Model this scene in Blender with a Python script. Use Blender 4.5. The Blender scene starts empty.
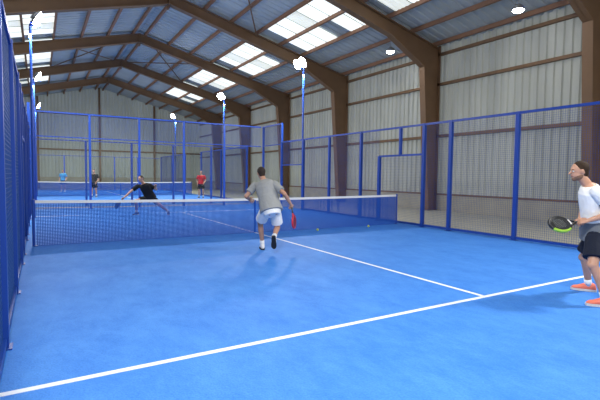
import bpy, bmesh, math, random
from mathutils import Vector, Matrix
random.seed(4)
V=Vector
sc=bpy.context.scene; C=sc.collection
sc.view_settings.view_transform='Standard'
# ------------------------------------------------ camera (solved from the court markings)
CX,CY,CZ,YAW,PITCH,ROLL,F=.134,-10.473,1.516,.5373,.0558,.0121,437.7
cam=bpy.data.objects.new('camera',bpy.data.cameras.new('camera')); C.objects.link(cam)
cam.matrix_world=Matrix.Translation((CX,CY,CZ))@Matrix.Rotation(-YAW,4,'Z')@Matrix.Rotation(math.pi/2-PITCH,4,'X')@Matrix.Rotation(ROLL,4,'Z')
cam.data.sensor_width=36; cam.data.lens=F*36/600; cam.data.clip_start=.05; sc.camera=cam
# ------------------------------------------------ materials
def mat(name,col,rough=.6,metal=0,em=None,es=0,noise=None,bump=None,spec=.4,stretch=None):
    m=bpy.data.materials.new(name); m.use_nodes=True; nt=m.node_tree; b=nt.nodes['Principled BSDF']
    b.inputs['Base Color'].default_value=(*col,1); b.inputs['Roughness'].default_value=rough; b.inputs['Metallic'].default_value=metal
    b.inputs['Specular IOR Level'].default_value=spec
    if em: b.inputs['Emission Color'].default_value=(*em,1); b.inputs['Emission Strength'].default_value=es
    tc=nt.nodes.new('ShaderNodeTexCoord')
    if noise:
        s,amt=noise; n=nt.nodes.new('ShaderNodeTexNoise'); n.inputs['Scale'].default_value=s; n.inputs['Detail'].default_value=5
        if stretch:
            mp=nt.nodes.new('ShaderNodeMapping'); mp.inputs['Scale'].default_value=stretch; nt.links.new(tc.outputs['Object'],mp.inputs['Vector']); nt.links.new(mp.outputs[0],n.inputs['Vector'])
        else: nt.links.new(tc.outputs['Object'],n.inputs['Vector'])
        r=nt.nodes.new('ShaderNodeMix'); r.data_type='RGBA'
        r.inputs['A'].default_value=(*[c*(1-amt) for c in col],1); r.inputs['B'].default_value=(*[min(1,c*(1+amt)) for c in col],1)
        nt.links.new(n.outputs['Fac'],r.inputs['Factor']); nt.links.new(r.outputs['Result'],b.inputs['Base Color'])
        if em and amt>.19:
            r2=nt.nodes.new('ShaderNodeMix'); r2.data_type='RGBA'
            r2.inputs['A'].default_value=(*[c*(1-amt) for c in em],1); r2.inputs['B'].default_value=(*[min(1.2,c*(1+amt)) for c in em],1)
            nt.links.new(n.outputs['Fac'],r2.inputs['Factor']); nt.links.new(r2.outputs['Result'],b.inputs['Emission Color'])
    if bump:
        s,st=bump; n=nt.nodes.new('ShaderNodeTexNoise'); n.inputs['Scale'].default_value=s; n.inputs['Detail'].default_value=3
        nt.links.new(tc.outputs['Object'],n.inputs['Vector']); bp=nt.nodes.new('ShaderNodeBump'); bp.inputs['Strength'].default_value=st; bp.inputs['Distance'].default_value=.02
        nt.links.new(n.outputs['Fac'],bp.inputs['Height']); nt.links.new(bp.outputs['Normal'],b.inputs['Normal'])
    return m
M={}
def turf():
    m=bpy.data.materials.new('blue_turf'); m.use_nodes=True; nt=m.node_tree; b=nt.nodes['Principled BSDF']; b.inputs['Roughness'].default_value=.65; b.inputs['Specular IOR Level'].default_value=.18
    tc=nt.nodes.new('ShaderNodeTexCoord'); L=nt.links.new
    mp=nt.nodes.new('ShaderNodeMapping'); mp.inputs['Scale'].default_value=(1,.6,1); mp.inputs['Rotation'].default_value=(0,0,.5); L(tc.outputs['Object'],mp.inputs['Vector'])
    n1=nt.nodes.new('ShaderNodeTexNoise'); n1.inputs['Scale'].default_value=2.4; n1.inputs['Detail'].default_value=11; n1.inputs['Roughness'].default_value=.82; n1.inputs['Distortion'].default_value=.1; L(mp.outputs[0],n1.inputs['Vector'])
    n2=nt.nodes.new('ShaderNodeTexNoise'); n2.inputs['Scale'].default_value=60; n2.inputs['Detail'].default_value=3; L(tc.outputs['Object'],n2.inputs['Vector'])
    cr=nt.nodes.new('ShaderNodeValToRGB'); cr.color_ramp.elements[0].position=.28; cr.color_ramp.elements[0].color=(.024,.165,.61,1); cr.color_ramp.elements[1].position=.78; cr.color_ramp.elements[1].color=(.09,.31,.79,1)
    L(n1.outputs['Fac'],cr.inputs['Fac'])
    mx=nt.nodes.new('ShaderNodeMix'); mx.data_type='RGBA'; mx.blend_type='MULTIPLY'; mx.inputs['Factor'].default_value=.3
    cr2=nt.nodes.new('ShaderNodeValToRGB'); cr2.color_ramp.elements[0].position=.3; cr2.color_ramp.elements[0].color=(.55,.55,.55,1); cr2.color_ramp.elements[1].position=.6
    L(n2.outputs['Fac'],cr2.inputs['Fac']); L(cr.outputs['Color'],mx.inputs['A']); L(cr2.outputs['Color'],mx.inputs['B']); L(mx.outputs['Result'],b.inputs['Base Color'])
    bp=nt.nodes.new('ShaderNodeBump'); bp.inputs['Strength'].default_value=.3; bp.inputs['Distance'].default_value=.01; L(n2.outputs['Fac'],bp.inputs['Height']); L(bp.outputs['Normal'],b.inputs['Normal'])
    return m
M['turf']=turf()
M['line']=mat('white_line_paint',(.75,.8,.86),.8,noise=(40,.12))
M['blue']=mat('blue_powder_coat',(.012,.06,.34),.4,noise=(3,.1))
M['wire']=mat('blue_wire',(.012,.07,.28),.5)
M['thread']=mat('net_thread',(.010,.085,.42),.8)
M['tape']=mat('white_net_tape',(.8,.8,.78),.7,noise=(8,.06))
M['brown']=mat('brown_painted_steel',(.175,.10,.052),.6,noise=(1.2,.3))
M['orange']=mat('red_oxide_steel',(.25,.13,.075),.65,noise=(1.5,.25))
M['sheet']=mat('pale_translucent_sheet_glow',(.36,.37,.335),.7,noise=(1.6,.32),em=(.41,.44,.41),es=.15,stretch=(1,1,.12))  # low emission stands in for daylight coming through the cladding
M['farsheet']=mat('pale_far_sheet_glow',(.34,.37,.35),.7,noise=(.8,.25),em=(.42,.46,.44),es=.14,stretch=(1,1,.15))  # emission added to brighten the dim far wall, as if daylight passed through
M['roof']=mat('grey_roof_sheet',(.37,.41,.42),.7,noise=(.6,.25))
M['sky']=mat('skylight_sheet',(.7,.72,.70),.6,em=(.94,.98,.92),es=.98,noise=(2.5,.2),stretch=(.3,1.5,1))
M['sky2']=mat('weathered_skylight_sheet',(.6,.62,.58),.6,em=(.86,.9,.82),es=.72,noise=(3,.25),stretch=(.3,1.5,1))
M['conc']=mat('grey_concrete',(.34,.33,.27),.85,noise=(1.5,.2),bump=(30,.2))
M['plinth']=mat('pale_plinth',(.36,.34,.27),.8,noise=(2,.2))
M['lamp']=mat('lamp_glass',(1,1,1),.3,em=(1,.98,.95),es=120)
M['grey_metal']=mat('grey_metal',(.3,.31,.33),.4,.6)
def glassmat():
    m=bpy.data.materials.new('clear_glass'); m.use_nodes=True; nt=m.node_tree; nt.nodes.clear(); L=nt.links.new
    o=nt.nodes.new('ShaderNodeOutputMaterial'); t=nt.nodes.new('ShaderNodeBsdfTransparent'); t.inputs['Color'].default_value=(.92,.95,.95,1)
    g=nt.nodes.new('ShaderNodeBsdfGlossy'); g.inputs['Roughness'].default_value=.03
    f=nt.nodes.new('ShaderNodeLayerWeight'); f.inputs['Blend'].default_value=.5
    pw=nt.nodes.new('ShaderNodeMath'); pw.operation='POWER'; pw.inputs[1].default_value=4; ml=nt.nodes.new('ShaderNodeMath'); ml.operation='MULTIPLY_ADD'; ml.inputs[1].default_value=.4; ml.inputs[2].default_value=.03
    mx=nt.nodes.new('ShaderNodeMixShader'); L(f.outputs['Facing'],pw.inputs[0]); L(pw.outputs[0],ml.inputs[0])
    L(ml.outputs[0],mx.inputs[0]); L(t.outputs[0],mx.inputs[1]); L(g.outputs[0],mx.inputs[2]); L(mx.outputs[0],o.inputs[0]); return m
M['glass']=glassmat()
# ------------------------------------------------ mesh helpers
def box(bm,x0,x1,y0,y1,z0,z1):
    v=[bm.verts.new((x,y,z)) for x in (x0,x1) for y in (y0,y1) for z in (z0,z1)]
    for f in ((0,1,3,2),(4,6,7,5),(0,4,5,1),(2,3,7,6),(0,2,6,4),(1,5,7,3)): bm.faces.new([v[i] for i in f])
def obj(name,bm,m,parent=None,smooth=False,loc=None,recalc=True):
    if recalc: bmesh.ops.recalc_face_normals(bm,faces=bm.faces)
    me=bpy.data.meshes.new(name); bm.to_mesh(me); bm.free()
    for mm in (m if isinstance(m,(list,tuple)) else [m]): me.materials.append(mm)
    if smooth:
        for q in me.polygons: q.use_smooth=True
    o=bpy.data.objects.new(name,me); C.objects.link(o)
    if parent: o.parent=parent
    if loc is not None: o.location=loc
    return o
def tag(o,label,cat,group=None):
    o['label']=label; o['category']=cat
    if group: o['group']=group
    return o
def thing(name,label,cat,loc=(0,0,0),rotz=0,group=None):
    o=bpy.data.objects.new(name,None); C.objects.link(o); o.location=loc; o.rotation_euler=(0,0,rotz); o.empty_display_size=.2
    return tag(o,label,cat,group)
def struct(name,bm,m,**k):
    o=obj(name,bm,m,**k); o['kind']='structure'; return o
def copytree(o,parent=None):
    c=o.copy(); C.objects.link(c); c.parent=parent
    for ch in list(o.children): copytree(ch,c)
    return c
def prism(bm,poly,y0,y1):
    a=[bm.verts.new((x,y0,z)) for x,z in poly]; b=[bm.verts.new((x,y1,z)) for x,z in poly]; n=len(poly)
    bm.faces.new(a[::-1]); bm.faces.new(b)
    for i in range(n): bm.faces.new((a[i],a[(i+1)%n],b[(i+1)%n],b[i]))
def perp(d):
    d=d.normalized(); a=V((0,0,1)) if abs(d.z)<.9 else V((1,0,0)); u=d.cross(a).normalized(); return u,d.cross(u).normalized()
def loft(bm,secs,n=16,caps=True):
    rings=[]
    for c,U,W in secs: rings.append([bm.verts.new(c+U*math.cos(2*math.pi*k/n)+W*math.sin(2*math.pi*k/n)) for k in range(n)])
    for a,b in zip(rings,rings[1:]):
        for k in range(n): bm.faces.new((a[k],a[(k+1)%n],b[(k+1)%n],b[k]))
    if caps: bm.faces.new(rings[0][::-1]); bm.faces.new(rings[-1])
def tube(bm,p0,r0,p1,r1,n=14):
    p0=V(p0);p1=V(p1);u,w=perp(p1-p0); loft(bm,[(p0,u*r0,w*r0),(p1,u*r1,w*r1)],n)
def tcap(bm,p0,r0,p1,r1,n=14):
    p0=V(p0);p1=V(p1); d=(p1-p0).normalized(); u,w=perp(d); s=[]
    for a in (-78,-50,-20):
        a=math.radians(a); s.append((p0+d*r0*math.sin(a),u*r0*math.cos(a),w*r0*math.cos(a)))
    for a in (20,50,78):
        a=math.radians(a); s.append((p1+d*r1*math.sin(a),u*r1*math.cos(a),w*r1*math.cos(a)))
    loft(bm,s,n)
def ell(bm,c,a,b,d,seg=18):
    m=Matrix(((a.x,b.x,d.x,c.x),(a.y,b.y,d.y,c.y),(a.z,b.z,d.z,c.z),(0,0,0,1)))
    bmesh.ops.create_uvsphere(bm,u_segments=seg,v_segments=max(8,seg*2//3),radius=1,matrix=m)
# ------------------------------------------------ hall
XL,XR,RX=-5.05,16.05,5.5; RZ=10.1; SL=.25; Y0,Y1=-12.5,38.6; EC=10.45
rz=lambda x:RZ-SL*abs(x-RX)
bm=bmesh.new(); box(bm,XL-.2,XR+.2,Y0,Y1+.2,-.12,-.01); struct('floor',bm,M['conc'])
def corrug_wall(bm,axis,pos,a0,a1,z0,z1,pitch=.3,dep=.07):
    pts=[]; a=a0
    while a<a1:
        pts+=[(a,0),(a+pitch*.4,0),(a+pitch*.5,dep),(a+pitch*.9,dep)]; a+=pitch
    pts=[q for q in pts if q[0]<=a1]+[(a1,0)]
    lo=[];hi=[]
    for a,d in pts:
        zt=z1(a) if callable(z1) else z1
        if axis=='x': lo.append(bm.verts.new((pos+d,a,z0)));hi.append(bm.verts.new((pos+d,a,zt)))
        else: lo.append(bm.verts.new((a,pos+d,z0)));hi.append(bm.verts.new((a,pos+d,zt)))
    for i in range(len(lo)-1): bm.faces.new((lo[i],lo[i+1],hi[i+1],hi[i]))
FR=[-10.0,-3.05,3.85,10.8,17.75,24.7,31.65]
for side,x in (('right',XR),('left',XL)):
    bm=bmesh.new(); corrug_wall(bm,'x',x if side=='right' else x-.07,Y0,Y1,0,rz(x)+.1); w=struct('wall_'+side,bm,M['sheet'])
    s=-1 if side=='right' else 1
    for z in (3.4,5.75,7.1):
        bm=bmesh.new(); box(bm,min(x,x+s*.14),max(x,x+s*.14),Y0,Y1,z-.06,z+.06); obj('girt',bm,M['brown'],w)
    bm=bmesh.new(); box(bm,min(x,x+s*.12),max(x,x+s*.12),Y0,Y1,-.01,.7); obj('plinth',bm,M['plinth'],w)
    bm=bmesh.new(); box(bm,min(x,x+s*.14),max(x,x+s*.14),Y0,Y1,.7,.77); obj('plinth_rail',bm,M['brown'],w)
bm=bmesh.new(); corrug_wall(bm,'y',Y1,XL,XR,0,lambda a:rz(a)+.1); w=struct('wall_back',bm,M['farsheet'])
for z in (3.8,7.3):
    bm=bmesh.new(); box(bm,XL,XR,Y1-.14,Y1,z-.07,z+.07); obj('girt',bm,M['brown'],w)
for x in (.1,5.5,10.9):
    bm=bmesh.new(); box(bm,x-.09,x+.09,Y1-.25,Y1-.02,0,rz(x)); obj('wind_post',bm,M['brown'],w)
bm=bmesh.new(); box(bm,XL,XR,Y1-.14,Y1,-.01,1.1); obj('plinth',bm,M['plinth'],w)
# ceiling
bm=bmesh.new()
for s in (-1,1):
    xe=RX+s*10.6; y=Y0; prev=None; prof=[]
    while y<Y1: prof+=[(y,0),(y+.2,0),(y+.24,.045),(y+.36,.045)]; y+=.4
    prof.append((Y1,0))
    for y,d in prof:
        a=bm.verts.new((RX,y,RZ+.05+d)); b=bm.verts.new((xe,y,rz(xe)+.05+d))
        if prev: bm.faces.new((prev[0],a,b,prev[1]))
        prev=(a,b)
ceil=struct('ceiling',bm,M['roof'])
for s in (-1,1):
    for k in range(8):
        x=RX+s*(.35+k*1.4); bm=bmesh.new(); box(bm,x-.05,x+.05,Y0,Y1,rz(x)-.13,rz(x)+.04); obj('purlin',bm,M['orange'],ceil)
    for fi,(a,b) in enumerate(zip(FR,FR[1:])):
        for q in (0,1):
            x0=RX+s*(4.60+1.4*q); x1=RX+s*(5.90+1.4*q)
            ya=a+.25+.3*q; yb=b-.25
            n=int((yb-ya)/.98)
            for j in range(n):
                if q==1 and (j+fi)%5==4: continue
                bm=bmesh.new(); pr=None; y=ya+j*.98
                for i in range(5):
                    for dy,d in ((0,0),(.1,.03)):
                        va=bm.verts.new((x0,y+dy,rz(x0)+d)); vb=bm.verts.new((x1,y+dy,rz(x1)+d))
                        if pr: bm.faces.new((pr[0],va,vb,pr[1]))
                        pr=(va,vb)
                    y+=.215
                obj('skylight_sheet',bm,M['sky2'] if (j*5+fi*3+q)%4==1 else M['sky'],ceil)
    for a,b in ((FR[1],FR[2]),(FR[2],FR[3]),(FR[4],FR[5])):
        for (u0,u1) in ((.4,4.55),(4.55,.4)):
            bm=bmesh.new(); xa=RX+s*u0; xb=RX+s*u1; tube(bm,(xa,a,rz(xa)-.2),.035,(xb,b,rz(xb)-.2),.035,8); obj('brace_rod',bm,M['brown'],ceil)
def make_frame(y,label):
    t=thing('portal_frame',label,'steel frame',(RX,y,0),0,'steel portal frames of the hall')
    for s in (-1,1):
        e=EC
        bm=bmesh.new()
        zo=RZ-SL*e-.02
        prism(bm,[(s*e,0),(s*e,zo),(s*(e-1.0),zo-1.05),(s*(e-.5),0)],-.015,.015)
        prism(bm,[(s*e,0),(s*e,zo),(s*(e-.04),zo),(s*(e-.04),0)],-.16,.16)
        prism(bm,[(s*(e-.5),0),(s*(e-1.0),zo-1.05),(s*(e-1.04),zo-1.05),(s*(e-.54),0)],-.16,.16)
        box(bm,*sorted((s*(e+.0),s*(e-.62))),-.2,.2,0,.03)
        obj('column',bm,M['brown'],t)
        bm=bmesh.new()
        bot=[(e-1.0,zo-1.05),(e-3.0,RZ-SL*(e-3.0)-.76),(0,RZ-.66)]
        top=[(0,RZ-.14),(e,zo-.12)]
        prism(bm,[(s*x,z) for x,z in top]+[(s*x,z) for x,z in bot],-.015,.015)
        prism(bm,[(0,RZ-.14),(s*e,zo-.12),(s*e,zo-.16),(0,RZ-.18)],-.16,.16)
        for (xa,za),(xb,zb) in zip(bot,bot[1:]): prism(bm,[(s*xa,za),(s*xb,zb),(s*xb,zb+.05),(s*xa,za+.05)],-.16,.16)
        obj('rafter',bm,M['brown'],t)
    bm=bmesh.new(); box(bm,-.02,.02,-.17,.17,RZ-.85,RZ-.16); obj('ridge_plate',bm,M['brown'],t)
    return t
fl=['brown steel portal frame behind the viewpoint','large brown portal frame at the right edge beside the nearest player','brown portal frame with tapered column standing beyond the net end','brown portal frame level with the back glass of the near court','brown portal frame over the near end of the second court','brown portal frame over the middle of the second court','farthest free-standing brown portal frame near the gable wall']
f0=None
for y,l in zip(FR,fl):
    if f0 is None: f0=make_frame(y,l)
    else:
        c=copytree(f0); c.location=(RX,y,0); c['label']=l
# ------------------------------------------------ courts
C2=22.1
def court_floor(cy,nm):
    bm=bmesh.new(); box(bm,-.35,10.35,cy-10.5,cy+10.5,-.01,0); t=struct(nm,bm,M['turf'])
    def line(x0,x1,y0,y1):
        bm=bmesh.new(); box(bm,x0,x1,y0,y1,.0,.003); obj('court_line',bm,M['line'],t)
    for s in (-1,1): line(-.2,10.06,cy+s*6.95-.03,cy+s*6.95+.03)
    line(4.97,5.03,cy-6.91,cy+6.91)
court_floor(0,'floor_court'); court_floor(C2,'floor_court')
cache={}
def panel_mesh(kind,w,h,t=.0022):
    k=(kind,round(w,3),round(h,3),t)
    if k in cache: return cache[k]
    bm=bmesh.new()
    if kind=='mesh_panel':
        for i in range(1,int(w/.05)):
            x=i*.05; u=[bm.verts.new((x+a,b,z)) for z in (0,h) for a,b in ((-t,-t),(t,-t),(t,t),(-t,t))]
            for j in range(4): bm.faces.new((u[j],u[(j+1)%4],u[4+(j+1)%4],u[4+j]))
        for i in range(1,int(h/.05)):
            z=i*.05; u=[bm.verts.new((x,a,z+b)) for x in (0,w) for a,b in ((-t,-t),(t,-t),(t,t),(-t,t))]
            for j in range(4): bm.faces.new((u[j],u[(j+1)%4],u[4+(j+1)%4],u[4+j]))
        me=bpy.data.meshes.new(kind); bm.to_mesh(me); me.materials.append(M['wire'])
    else:
        bm.faces.new([bm.verts.new(q) for q in ((.06,0,0),(w-.06,0,0),(w-.06,0,h),(.06,0,h))]); me=bpy.data.meshes.new(kind); bm.to_mesh(me); me.materials.append(M['glass'])
    bm.free(); cache[k]=me; return me
def panel(kind,t,x,z,w,h,th=.0022):
    o=bpy.data.objects.new(kind,panel_mesh(kind,w,h,th)); C.objects.link(o); o.parent=t; o.location=(x,0,z)
def post(t,x,h,w=.045,z0=0):
    bm=bmesh.new(); box(bm,x-w,x+w,-.045,.045,z0,h)
    if z0==0: box(bm,x-.08,x+.08,-.07,.07,0,.012)
    obj('post',bm,M['blue'],t)
def rail(t,x0,x1,z,w=.03):
    bm=bmesh.new(); box(bm,x0,x1,-.03,.03,z-w,z+w); obj('rail',bm,M['blue'],t)
H3=3.12
def side_fence(label,x,cy,allmesh=False):
    t=thing('side_fence',label,'fence',(x,cy,0),math.pi/2); th=.004 if allmesh else .0018
    hn=H3 if allmesh else 4
    for q,h in ((-10,hn),(-8,hn),(-6,H3),(-4,H3),(-2,H3),(-1,H3),(1,2.2),(2,H3),(4,H3),(6,H3),(8,4),(10,4)): post(t,q,h)
    post(t,0,H3,.035,2.2)
    for s in (-1,1):
        rail(t,*sorted((s*1,s*8)),H3-.03); rail(t,*sorted((s*1,s*6)),.06)
        for q in (2,4): panel('mesh_panel',t,min(s*q,s*(q+2)),.05,2,H3-.08,th)
        panel('mesh_panel',t,min(s*1,s*2),.05,1,H3-.08,th)
        if s==-1 and allmesh:
            for q in (-8,-10): panel('mesh_panel',t,q,.05,2,H3-.08,th)
            rail(t,-10,-6,.06); rail(t,-10,-8,H3-.03); continue
        panel('glass_panel',t,min(s*8,s*10),.03,2,2.94); panel('mesh_panel',t,min(s*8,s*10),3,2,1)
        rail(t,min(s*8,s*10),max(s*8,s*10),3.97); rail(t,min(s*8,s*10),max(s*8,s*10),3.0,.02)
        panel('glass_panel',t,min(s*6,s*8),.03,2,1.95); panel('mesh_panel',t,min(s*6,s*8),2,2,1.1); rail(t,min(s*6,s*8),max(s*6,s*8),2.0,.02)
    rail(t,-1,1,H3-.03); rail(t,-1,1,2.2); panel('mesh_panel',t,-1,.05,2,2.15,th); rail(t,-1,1,.06)
    return t
def plain_fence(label,x,cy):
    t=thing('side_fence',label,'fence',(x,cy,0),math.pi/2)
    for q in (-10,-6,-2,2,6,10): post(t,q,H3)
    for q in (-10,-6,2,6): panel('mesh_panel',t,q,.05,4,H3-.08,.0021)
    rail(t,-10,-2,H3-.03); rail(t,2,10,H3-.03); rail(t,-10,-2,.06); rail(t,2,10,.06); return t
def end_wall(label,cy,low=False):
    t=thing('back_fence',label,'glass wall',(0,cy,0),0)
    for q in range(2,10,2): post(t,q,3 if low else 4)
    for q in range(0,10,2):
        panel('glass_panel',t,q,.03,2,2.94)
        if not low: panel('mesh_panel',t,q,3,2,.97)
    rail(t,0,10,2.98,.02)
    if not low: rail(t,0,10,3.97)
    return t
side_fence('blue wire mesh side fence on the right, behind the near players',10.1,0)
side_fence('blue wire mesh side fence running along the left edge of the near court',-.16,0,True)
plain_fence('right side fence of the second court beyond the glass',10.1,C2)
plain_fence('left side fence of the second court beyond the glass',-.16,C2)
end_wall('blue framed glass back wall of the near court behind the player in black',10.1)
e_=end_wall('low blue framed glass wall at the near end of the second court',C2-10.1,True)
c=copytree(e_); c.location=(0,C2+10.1,0); c['label']='farthest blue framed glass wall, end of the second court'
def net(label,cy):
    t=thing('court_net',label,'net',(5,cy,0)); zt=lambda x:.88+.04*(abs(x)/5)**2
    for s in (-1,1):
        r=.028; bm=bmesh.new(); tube(bm,(s*4.985,0,0),r,(s*4.985,0,.95),r,12); tube(bm,(s*4.985,0,.95),r+.004,(s*4.985,0,.965),r+.004,12); box(bm,s*4.95-.04,s*4.95+.04,-.07,.07,0,.012); obj('net_post',bm,M['blue'],t)
    bm=bmesh.new(); w=.006
    for i in range(1,330):
        x=-4.95+i*.03; h=zt(x)
        u=[bm.verts.new((x+a,b,z)) for z in (.0,h) for a,b in ((-w,-w),(w,-w),(w,w),(-w,w))]
        for j in range(4): bm.faces.new((u[j],u[(j+1)%4],u[4+(j+1)%4],u[4+j]))
    for i in range(0,30):
        for k in range(10):
            xa=-4.95+k*.99; xb=xa+.99; za=zt(xa)*i/30+.007; zb=zt(xb)*i/30+.007
            u=[bm.verts.new((x,a,z+b)) for x,z in ((xa,za),(xb,zb)) for a,b in ((-w,-w),(w,-w),(w,w),(-w,w))]
            for j in range(4): bm.faces.new((u[j],u[(j+1)%4],u[4+(j+1)%4],u[4+j]))
    obj('netting',bm,M['thread'],t)
    bm=bmesh.new(); pr=None
    for k in range(21):
        x=-4.95+k*.495; z=zt(x); r=[bm.verts.new((x,a,z+b)) for a,b in ((-.012,-.035),(.012,-.035),(.012,.025),(-.012,.025))]
        if pr:
            for j in range(4): bm.faces.new((pr[j],pr[(j+1)%4],r[(j+1)%4],r[j]))
        pr=r
    obj('net_tape',bm,M['tape'],t)
    bm=bmesh.new(); box(bm,-.025,.025,-.015,.015,.01,.86); obj('centre_strap',bm,M['thread'],t)
    return t
n_=net('dark blue padel net with white tape across the near court',0)
c=copytree(n_); c.location=(5,C2,0); c['label']='distant net of the second court behind the glass'
def light(name,loc,target,power,size):
    l=bpy.data.lights.new(name,'AREA'); l.energy=power; l.size=size; l.color=(1,.98,.93); l.shape='DISK'
    o=bpy.data.objects.new(name,l); C.objects.link(o); o.location=loc
    d=V(target)-V(loc); o.rotation_euler=d.to_track_quat('-Z','Y').to_euler(); return o
def flood(label,x,y,s):
    t=thing('floodlight_pole',label,'floodlight',(x,y,0),math.pi if s<0 else 0,'court floodlights')
    bm=bmesh.new(); tube(bm,(0,0,0),.045,(0,0,6.3),.04,14); box(bm,-.06,.06,-.08,.08,0,.02); obj('pole',bm,M['blue'],t)
    bm=bmesh.new(); box(bm,-.03,.3,-.03,.03,6.27,6.33); box(bm,.0,.06,-.3,.3,6.3,6.34); obj('crossarm',bm,M['blue'],t)
    for q in (-1,1):
        bm=bmesh.new(); m=Matrix.Translation((.2,q*.235,6.48))@Matrix.Rotation(-1.0,4,'Y'); Z=V((0,0,1)); X=V((1,0,0)); Y=V((0,1,0))
        loft(bm,[(Z*0,X*.235,Y*.235),(Z*.05,X*.22,Y*.22),(Z*.12,X*.1,Y*.1)],24)
        for k in range(5): box(bm,-.1+k*.048,-.09+k*.048,-.09,.09,.10,.16)
        bm.transform(m); h=obj('lamp_housing',bm,M['grey_metal'],t)
        bm=bmesh.new(); loft(bm,[(Z*-.07,X*.09,Y*.09),(Z*-.04,X*.18,Y*.18),(Z*-.001,X*.228,Y*.228)],24); bm.transform(m); obj('lamp_glass',bm,M['lamp'],h,True)
    return t
for x,y,s,l in ((10.35,6.5,-1,'bright floodlight on blue pole standing right of the net'),(10.35,16.3,-1,'floodlight on blue pole at the right of the second court, nearer one'),(10.35,27.9,-1,'farthest floodlight on blue pole, right of the second court'),
    (-.03,6.5,1,'floodlight on blue pole at upper left beside the mesh fence'),(-.03,16.3,1,'distant left floodlight below the upper left one'),(-.03,27.9,1,'farthest left floodlight pole, added to brighten the far end of the hall'),(10.35,-9.3,-1,'unseen floodlight pole behind the nearest player, added to light the near court'),(-.4,-9.3,1,'unseen floodlight pole at the corner beside the viewpoint, added for light')):  # unseen near-court poles and the farthest left one are added to supply light
    flood(l,x,y,s)
    light('floodlight_lamp',(x+s*.25,y,6.15),(x+s*4,y,0),470,.9)
def highbay(label,x,y,z):
    t=thing('high_bay_lamp',label,'ceiling lamp',(x,y,z))
    bm=bmesh.new(); loft(bm,[(V((0,0,0)),V((.2,0,0)),V((0,.2,0))),(V((0,0,.12)),V((.16,0,0)),V((0,.16,0))),(V((0,0,.2)),V((.06,0,0)),V((0,.06,0)))]); obj('shade',bm,M['grey_metal'],t)
    bm=bmesh.new(); ell(bm,V((0,0,.0)),V((.17,0,0)),V((0,.17,0)),V((0,0,.08)),20); obj('lamp_glass',bm,M['lamp'],t,True)
    bm=bmesh.new(); tube(bm,(0,0,.2),.01,(0,0,rz(x)-z-.02),.01,6); obj('suspension_rod',bm,M['grey_metal'],t)
highbay('bright round lamp hanging under the roof at top right',13.7,-1.5,7.0)
highbay('small round lamp hanging from the roof above the right wall beyond the net',14.0,4.9,7.2)
# ------------------------------------------------ people
S={}
S['skinA']=mat('skin_tan',(.50,.27,.18),.5,noise=(12,.08)); S['hairD']=mat('dark_brown_hair',(.03,.018,.012),.7,bump=(90,.6))
S['hairB']=mat('brown_hair',(.04,.025,.016),.8,bump=(90,.6),spec=.15); S['beard']=mat('short_brown_beard',(.18,.10,.065),.8,noise=(60,.4)); S['eye']=mat('eye_white',(.7,.7,.68),.3); S['iris']=mat('dark_iris',(.03,.02,.015),.2); S['lip']=mat('lips',(.40,.15,.12),.5)
def cloth(n,c): return mat(n,c,.85,noise=(6,.08),bump=(9,.9),spec=.2)
S['white']=cloth('white_fabric',(.82,.82,.80)); S['grey']=cloth('heather_grey_fabric',(.31,.32,.32)); S['navy']=cloth('navy_fabric',(.012,.016,.03)); S['black']=cloth('black_fabric',(.012,.013,.016)); S['dgrey']=cloth('mid_grey_fabric',(.16,.17,.18))
S['red']=cloth('red_fabric',(.5,.02,.03)); S['cyan']=cloth('light_blue_fabric',(.05,.3,.6)); S['shoeO']=mat('orange_shoe',(.85,.2,.12),.6); S['shoeW']=mat('white_shoe',(.7,.7,.7),.6); S['shoeK']=mat('dark_shoe',(.03,.03,.035),.6)
S['sole']=mat('pale_sole',(.6,.6,.58),.7); S['solek']=mat('black_sole',(.02,.02,.02),.7)
def bake(bm,name,m,parent,voxel,extra=None,it=5):
    o=obj(name,bm,m,parent)
    r=o.modifiers.new('r','REMESH'); r.mode='VOXEL'; r.voxel_size=voxel; r.use_smooth_shade=True
    s=o.modifiers.new('s','SMOOTH'); s.iterations=it; s.factor=.5
    dg=bpy.context.evaluated_depsgraph_get(); me=bpy.data.meshes.new_from_object(o.evaluated_get(dg)); o.modifiers.clear()
    if extra is not None:
        b=bmesh.new(); b.from_mesh(me); tmp=bpy.data.meshes.new('t'); bmesh.ops.recalc_face_normals(extra,faces=extra.faces); extra.to_mesh(tmp); b.from_mesh(tmp); b.to_mesh(me); b.free(); extra.free()
    me.materials.clear(); me.materials.append(m)
    for q in me.polygons: q.use_smooth=True; q.material_index=0
    o.data=me; return o
def hand(bm,ex,wr,d,n,t,curl=1.0):
    d=V(d).normalized(); n=V(n); n=(n-d*n.dot(d)).normalized(); t=V(t); t=(t-d*t.dot(d)-n*t.dot(n)).normalized()
    loft(bm,[(wr-d*.01,t*.026,n*.02),(wr+d*.03,t*.036,n*.018),(wr+d*.085,t*.042,n*.015),(wr+d*.095,t*.038,n*.010)],14)
    for off,L in ((.031,.070),(.0105,.080),(-.0105,.075),(-.031,.060)):
        p_=wr+d*.082+t*off; a=0; segs=(.45,.31,.24); r=.0095
        for q,sg in enumerate(segs):
            a+=math.radians((38,45,35)[q])*curl; dd=d*math.cos(a)+n*math.sin(a); e=p_+dd*L*sg; tcap(ex,p_,r,e,r*.92,8); p_=e; r*=.92
    b=wr+d*.03+t*.03; e=b+(d*.7+t*.6+n*.25).normalized()*.045; tcap(ex,b,.013,e,.011,8); tcap(ex,e,.011,e+(d*.6+n*.7*max(.3,curl)).normalized()*.032,.009,8)
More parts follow.
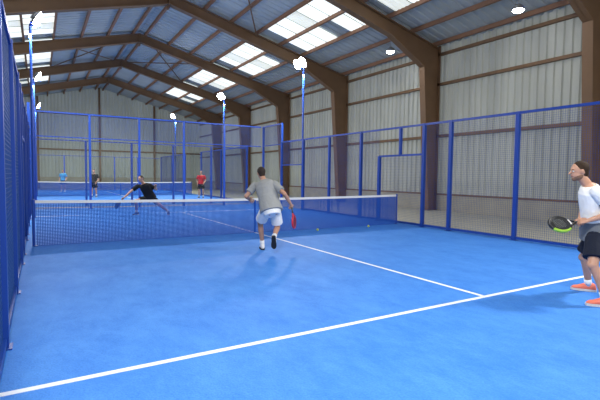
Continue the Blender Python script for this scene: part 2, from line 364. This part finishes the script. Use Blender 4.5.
def person(label,loc,J,cols,vx=.008,scale=1,beard=False,detail=True):
    T=thing('person',label,'person',loc,-YAW); T.scale=(scale,)*3
    P=V(J['pelvis']);N=V(J['neck']);H=V(J['head']); A=(N-P).normalized()
    hs=V(J['hipside']).normalized(); ss=V(J['shside']).normalized()
    mid=V(J.get('bend',(0,0,0)))
    bm=bmesh.new(); ex=bmesh.new()
    def tors(tl,infl):
        out=[]
        L=(N-P).length
        for t,a,b in tl:
            s=hs.lerp(ss,min(1,max(0,t))); s=(s-A*s.dot(A)).normalized(); f=A.cross(s)
            out.append((P+A*(L*t)+mid*(4*max(0,t)*(1-t) if t<1 else 0),s*(a+infl),f*(b+infl)))
        return out
    loft(bm,tors([(-.2,.10,.08),(-.1,.15,.105),(.05,.16,.11),(.25,.148,.10),(.45,.145,.10),(.68,.165,.118),(.86,.17,.105),(.96,.12,.08),(1.04,.065,.06)],0),20)
    f_=A.cross(hs)
    for q in (-1,1): ell(bm,P+hs*.07*q-f_*.03-A*.07,hs*.08,f_*.075,A*.08)
    Hf=V(J['face']).normalized(); Hu=V(J.get('hup',(0,0,1))); Hu=(Hu-Hf*Hu.dot(Hf)).normalized(); Hs=Hf.cross(Hu)
    tcap(bm,N-A*.02,.060,H-Hu*.07-Hf*.02,.054)
    ell(bm,H+Hu*.02-Hf*.008,Hs*.074,Hf*.094,Hu*.092,28); ell(bm,H-Hu*.035+Hf*.022,Hs*.058,Hf*.066,Hu*.072,24); ell(bm,H-Hu*.085+Hf*.054,Hs*.030,Hf*.030,Hu*.026,14)
    tcap(bm,H+Hf*.084+Hu*.012,.008,H+Hf*.110-Hu*.022,.012,10); ell(bm,H+Hf*.075+Hu*.028,Hs*.048,Hf*.014,Hu*.009,12)
    for q in (-1,1): ell(bm,H+Hs*.075*q-Hf*.005-Hu*.005,Hs*.009,Hf*.017,Hu*.03,10)
    for a in J['arms']:
        s_,e_2,w_=map(V,a[:3])
        ell(bm,s_,V((.062,0,0)),V((0,.062,0)),V((0,0,.062))); tcap(bm,N-A*.07+(s_-N)*.3,.06,s_,.056); tcap(bm,s_,.052,e_2,.041)
        m_=e_2.lerp(w_,.3); tcap(bm,e_2,.040,m_,.043); tcap(bm,m_,.043,w_,.027); hand(bm,ex,w_,*a[3:])
    for h_,k_,a_2,fd in J['legs']:
        h_,k_,a_2,fd=V(h_),V(k_),V(a_2),V(fd).normalized()
        m_=h_.lerp(k_,.45); tcap(bm,h_,.084,m_,.08); tcap(bm,m_,.08,k_,.056); ell(bm,k_+fd*.012,V((.052,0,0)),V((0,.052,0)),V((0,0,.056)))
        m_=k_.lerp(a_2,.33)-fd*.012; tcap(bm,k_,.052,m_,.058); tcap(bm,m_,.058,a_2,.036); tcap(bm,a_2-V((0,0,.03)),.035,a_2+fd*.12-V((0,0,.05)),.026)
    bake(bm,'body',cols['skin'],T,vx,ex,7)
    bm=bmesh.new(); ell(bm,H+Hu*.032-Hf*.020,Hs*.078,Hf*.094,Hu*.090,28); ell(bm,H-Hu*.02-Hf*.045,Hs*.062,Hf*.056,Hu*.06,20)
    bake(bm,'hair',cols['hair'],T,max(.005,vx*.8),None,3)
    if beard:
        bm=bmesh.new(); ell(bm,H-Hu*.058+Hf*.014,Hs*.0595,Hf*.066,Hu*.052,24); ell(bm,H-Hu*.087+Hf*.054,Hs*.032,Hf*.032,Hu*.027,14); bake(bm,'beard',S['beard'],T,.005,None,2)
    if detail:
        for q in (-1,1):
            bm=bmesh.new(); ell(bm,H+Hf*.078+Hs*.031*q+Hu*.006,Hs*.014,Hf*.012,Hu*.008,10); e=obj('eye',bm,S['eye'],T,True)
            bm=bmesh.new(); ell(bm,H+Hf*.087+Hs*.031*q+Hu*.006,Hs*.006,Hf*.004,Hu*.006,8); obj('iris',bm,S['iris'],e,True)
            bm=bmesh.new(); tcap(bm,H+Hf*.088+Hs*.018*q+Hu*.024,.004,H+Hf*.08+Hs*.045*q+Hu*.026,.003,6); obj('eyebrow',bm,cols['hair'],T,True)
        bm=bmesh.new(); ell(bm,H+Hf*.087-Hu*.05,Hs*.022,Hf*.006,Hu*.006,10); obj('mouth',bm,S['lip'],T,True)
    bm=bmesh.new(); sh=J.get('hem',-.06); w_=J.get('wide',0)
    TS=[(sh,.188+w_,.146+w_),(-.05,.184+w_,.140+w_),(.08,.174+w_,.128+w_),(.25,.162+w_,.115+w_),(.45,.156+w_,.109+w_),(.68,.168+w_*.6,.12),(.86,.172,.107),(.955,.125,.083),(1.0,.075,.07)]
    loft(bm,tors(TS,.018),24)
    for a in J['arms']:
        s_,e_2=V(a[0]),V(a[1]); tcap(bm,N-A*.08+(s_-N)*.3,.074,s_,.073); tube(bm,s_,.073,s_.lerp(e_2,.68),.074)
    sho=bake(bm,'shirt',cols['shirt'],T,vx,None,3)
    if cols.get('panel'):
        bm=bmesh.new(); loft(bm,tors(TS[:4],.0205),28,False); obj('lower_panel',bm,cols['panel'],sho,True)
        for a in J['arms']:
            s_,e_2=V(a[0]),V(a[1]); bm=bmesh.new(); tube(bm,s_.lerp(e_2,.45),.0765,s_.lerp(e_2,.69),.0765,22); obj('sleeve_cuff',bm,cols['panel'],sho,True)
    bm=bmesh.new(); loft(bm,tors([(-.26,.13,.11),(-.14,.165,.128),(-.02,.166,.126),(.1,.162,.115)],.008),24)
    for h_,k_,a_2,fd in J['legs']:
        h_,k_=V(h_),V(k_); e=h_.lerp(k_,J.get('short',.8)); tcap(bm,h_.lerp(k_,.1),.098,h_.lerp(k_,.35),.102); tube(bm,h_.lerp(k_,.15),.100,e,.112)
    bake(bm,'shorts',cols['shorts'],T,vx,None,4)
    for h_,k_,a_2,fd in J['legs']:
        k_,a_2,fd=V(k_),V(a_2),V(fd).normalized(); sd=fd.cross(V((0,0,1))).normalized(); up=sd.cross(fd)
        bm=bmesh.new(); tube(bm,a_2.lerp(k_,.2),.043,a_2-up*.02,.042); obj('sock',bm,cols['sock'],T,True)
        o=a_2-up*.094; bm=bmesh.new()
        loft(bm,[(o+fd*s+up*(.012+h/2),sd*w,up*h/2) for s,w,h in ((-.088,.02,.04),(-.075,.034,.085),(-.03,.040,.105),(.02,.042,.1),(.07,.045,.075),(.12,.047,.055),(.16,.041,.045),(.185,.02,.028))],16); so=obj('shoe',bm,cols['shoe'],T,True)
        bm=bmesh.new(); pts=[(-.094,.018),(-.08,.034),(-.03,.039),(.03,.04),(.09,.048),(.14,.047),(.175,.035),(.194,.014)]
        lo=[o+fd*s+sd*w for s,w in pts]+[o+fd*s-sd*w for s,w in pts[::-1]]; a1=[bm.verts.new(q) for q in lo]; b1=[bm.verts.new(q+up*.028) for q in lo]
        bm.faces.new(a1);bm.faces.new(b1)
        for i in range(len(a1)): bm.faces.new((a1[i],a1[(i+1)%len(a1)],b1[(i+1)%len(a1)],b1[i]))
        obj('sole',bm,cols['sole'],so)
    return T
def racket(label,T,butt,direc,normal,fc,rim,grip,dots=None,accent=None):
    z=V(direc).normalized(); y=V(normal); y=(y-z*y.dot(z)).normalized(); x=y.cross(z)
    R=thing('padel_racket',label,'racket')
    s0=T.scale[0]; Mt=Matrix.Translation(T.location)@Matrix.Rotation(T.rotation_euler.z,4,'Z'); Ml=Matrix(((x.x,y.x,z.x,butt[0]*s0),(x.y,y.y,z.y,butt[1]*s0),(x.z,y.z,z.z,butt[2]*s0),(0,0,0,1)))
    R.matrix_world=Mt@Ml
    bm=bmesh.new(); tube(bm,(0,0,0),.017,(0,0,.13),.015,12); tube(bm,(0,0,-.008),.02,(0,0,.004),.02,12); obj('grip',bm,grip,R,True)
    def ring(bm,k0,k1,g,n=36):
        rg=[]
        for k in range(k0,k1+1):
            a=2*math.pi*k/n; c=V((.122*math.sin(a),0,.325+.133*math.cos(a))); o=V((math.sin(a),0,math.cos(a)))
            rg.append([bm.verts.new(c+o*u*g+V((0,v*g,0))) for u,v in ((-.01,-.019),(.006,-.017),(.01,0),(.006,.017),(-.01,.019))])
        for a,b in zip(rg,rg[1:]):
            for j in range(5): bm.faces.new((a[j],a[(j+1)%5],b[(j+1)%5],b[j]))
    bm=bmesh.new(); ring(bm,0,36,1)
    for s in (-1,1): tube(bm,(s*.01,0,.12),.012,(s*.05,0,.215),.012,8)
    fo=obj('frame',bm,rim,R,True)
    if accent:
        bm=bmesh.new(); ring(bm,3,13,1.12); obj('rim_stripe',bm,accent,fo,True)
        bm=bmesh.new(); ring(bm,16,20,1.12); obj('throat_stripe',bm,S['white'],fo,True)
    bm=bmesh.new()
    loft(bm,[(V((0,v,.325)),V((.116,0,0)),V((0,0,.127))) for v in (-.017,.017)],32); f=obj('hitting_face',bm,fc,R)
    bm=bmesh.new()
    for i in range(-4,5):
        for j in range(-4,5):
            if i*i+j*j<15: tube(bm,(i*.02,-.0185,.335+j*.02),.0045,(i*.02,.0185,.335+j*.02),.0045,8)
    obj('hole_pattern',bm,dots or S['solek'],f)
    return R
def at(lat,D):   # metres right of / ahead of the viewpoint -> court position
    return V((CX+lat*math.cos(YAW)+D*math.sin(YAW),CY-lat*math.sin(YAW)+D*math.cos(YAW),0))
fxy=lambda px,D:(px-300)/F*D
JA=dict(pelvis=(.10,.05,.84),neck=(-.04,.0,1.37),head=(-.165,.0,1.535),hipside=(.5,.85,0),shside=(.45,.9,0),face=(-1,.12,-.10),hup=(-.12,0,1),bend=(.01,0,.0),hem=-.15,short=.78,wide=.014,
 arms=[((-.065,-.175,1.30),(.11,-.25,1.07),(-.11,-.14,.97),(-.75,.45,-.2),(.2,.6,-.8),(0,.3,1),.9),
       ((.07,.17,1.30),(.09,.28,1.04),(-.07,.09,.96),(-.4,-.8,-.25),(-.2,-.1,-1),(-1,.2,0),1.5)],
 legs=[((.03,-.05,.81),(-.08,-.2,.46),(.03,-.27,.095),(-.85,.3,0)),((.17,.14,.81),(.14,.30,.46),(.29,.42,.095),(-.8,.5,0))])
TA=person('bearded player in white shirt and dark shorts waiting at the right edge',at(fxy(592,5.42),5.42),JA,dict(skin=S['skinA'],hair=S['hairB'],shirt=S['white'],shorts=S['navy'],sock=S['white'],shoe=S['shoeO'],sole=S['sole'],panel=S['dgrey']),.005,1.05,True)
lime=mat('lime_paint',(.35,.6,.05),.4); blk=mat('black_racket',(.02,.02,.022),.35); redr=mat('red_racket',(.6,.03,.05),.35); dred=mat('dark_red_face',(.22,.02,.03),.4); gripw=mat('grip_tape',(.1,.1,.1),.8); pale=mat('pale_hole',(.3,.32,.3),.6)
racket('black and lime green racket held by the player at the right edge',TA,(-.06,.03,.945),(-.95,-.1,-.12),(-.1,-.65,.75),blk,blk,gripw,pale,lime)
JB=dict(pelvis=(.06,-.10,.82),neck=(-.08,.13,1.31),head=(-.15,.24,1.455),hipside=(1,.4,.08),shside=(1,-.35,-.12),face=(-.4,1,-.12),hup=(-.18,.15,1),hem=-.12,short=.74,wide=.012,
 arms=[((-.265,.20,1.22),(-.41,.06,1.02),(-.38,.31,.95),(.2,.9,-.2),(1,0,-.2),(0,.3,1),.8),
       ((.11,.06,1.25),(.31,-.12,1.08),(.42,.05,.88),(.15,.55,-.8),(-.6,.6,.2),(-.5,.6,.3),1.5)],
 legs=[((-.03,-.14,.80),(-.16,.20,.52),(-.12,.27,.095),(-.2,1,0)),((.14,-.07,.80),(.17,.14,.44),(.13,-.26,.31),(.0,.50,-.87))])
TB=person('player in grey shirt and white shorts seen from behind near the net',at(fxy(268,8.6),8.6),JB,dict(skin=S['skinA'],hair=S['hairD'],shirt=S['grey'],shorts=S['white'],sock=S['white'],shoe=S['shoeW'],sole=S['solek']),.008,1.07)
racket('red racket held low by the player in grey',TB,(.44,.06,.82),(.12,.4,-.9),(.93,-.25,.1),dred,redr,gripw,S['solek'])
JC=dict(pelvis=(.06,.05,.60),neck=(-.13,-.08,1.08),head=(-.20,-.15,1.25),hipside=(-1,.1,0),shside=(-1,.15,-.12),face=(-.4,-1,-.2),hup=(-.1,0,1),hem=-.08,short=.62,wide=.008,
 arms=[((-.32,-.09,1.00),(-.53,-.21,.81),(-.71,-.31,.61),(-.7,-.2,-.6),(.3,-.6,-.6),(0,-1,.3),1.4),
       ((.05,-.04,1.04),(.25,.08,.88),(.31,-.14,.98),(.3,-.6,.7),(0,-1,0),(-.5,0,.8),.5)],
 legs=[((-.03,.03,.58),(-.38,-.18,.49),(-.38,-.05,.095),(-.5,-.9,0)),((.15,.07,.58),(.42,-.04,.34),(.66,.14,.11),(.3,-.9,-.1))])
TC=person('opponent in black stretching low beyond the net',at(fxy(148,16.06),16.06),JC,dict(skin=S['skinA'],hair=S['hairD'],shirt=S['black'],shorts=S['black'],sock=S['white'],shoe=S['shoeK'],sole=S['sole']),.01,1.06)
racket('dark racket reaching out in front of the opponent in black',TC,(-.73,-.32,.59),(-.35,-.5,-.6),(-.8,.3,.5),blk,blk,gripw)
def standing(ax=.0,bx=.0):
    return dict(pelvis=(0,0,.93),neck=(0,.0,1.46),head=(0,-.03,1.64),hipside=(-1,0,0),shside=(-1,0,0),face=(.2,-1,-.05),short=.75,
     arms=[((-.2,0,1.39),(-.28,.03,1.12),(-.24+ax,-.12,.92),(0,-.5,-.8),(1,0,0),(0,-1,0),.6),((.2,0,1.39),(.28,.03,1.12),(.24+bx,-.16,.95),(0,-.5,-.8),(-1,0,0),(0,-1,0),.6)],
     legs=[((-.1,0,.9),(-.13,-.04,.5),(-.14,0,.095),(-.2,-1,0)),((.1,0,.9),(.13,-.04,.5),(.14,0,.095),(.2,-1,0))])
person('distant man in red shirt and dark shorts on the second court',at(fxy(201,28),28),standing(.05,-.05),dict(skin=S['skinA'],hair=S['hairD'],shirt=S['red'],shorts=S['black'],sock=S['white'],shoe=S['shoeK'],sole=S['sole']),.014,detail=False)
person('tiny far player in light blue shirt at the left',at(fxy(63,34.5),34.5),standing(0,.05),dict(skin=S['skinA'],hair=S['hairD'],shirt=S['cyan'],shorts=S['navy'],sock=S['white'],shoe=S['shoeW'],sole=S['sole']),.014,detail=False)
person('far player in dark clothes left of the opponent in black',at(fxy(94,27.5),27.5),standing(.03,-.03),dict(skin=S['skinA'],hair=S['hairD'],shirt=S['black'],shorts=S['navy'],sock=S['white'],shoe=S['shoeK'],sole=S['sole']),.014,detail=False)
ballm=mat('yellow_felt',(.62,.68,.12),.9,bump=(200,.3))
for (lat,D,l) in ((fxy(318,12.0),12.0,'yellow padel ball on the turf just right of the player in grey'),(fxy(369,13.0),13.0,'yellow padel ball close to the right net post')):
    q=at(lat,D); bm=bmesh.new(); bmesh.ops.create_icosphere(bm,subdivisions=3,radius=.0335); b=obj('padel_ball',bm,ballm,None,True,q+V((0,0,.0345))); tag(b,l,'ball','padel balls on the turf')
    bm=bmesh.new(); pts=[]
    for k in range(40):
        t=2*math.pi*k/40; v=V((math.cos(t)+.35*math.cos(3*t),math.sin(t)-.35*math.sin(3*t),.9*math.sin(2*t))).normalized()*.0335; pts.append(v)
    for k in range(40): tube(bm,pts[k],.0012,pts[(k+1)%40],.0012,5)
    obj('seam',bm,S['white'],b)
w=bpy.data.worlds.new('world'); sc.world=w; w.use_nodes=True; bg=w.node_tree.nodes['Background']; bg.inputs[0].default_value=(1,.98,.95,1); bg.inputs[1].default_value=1.0
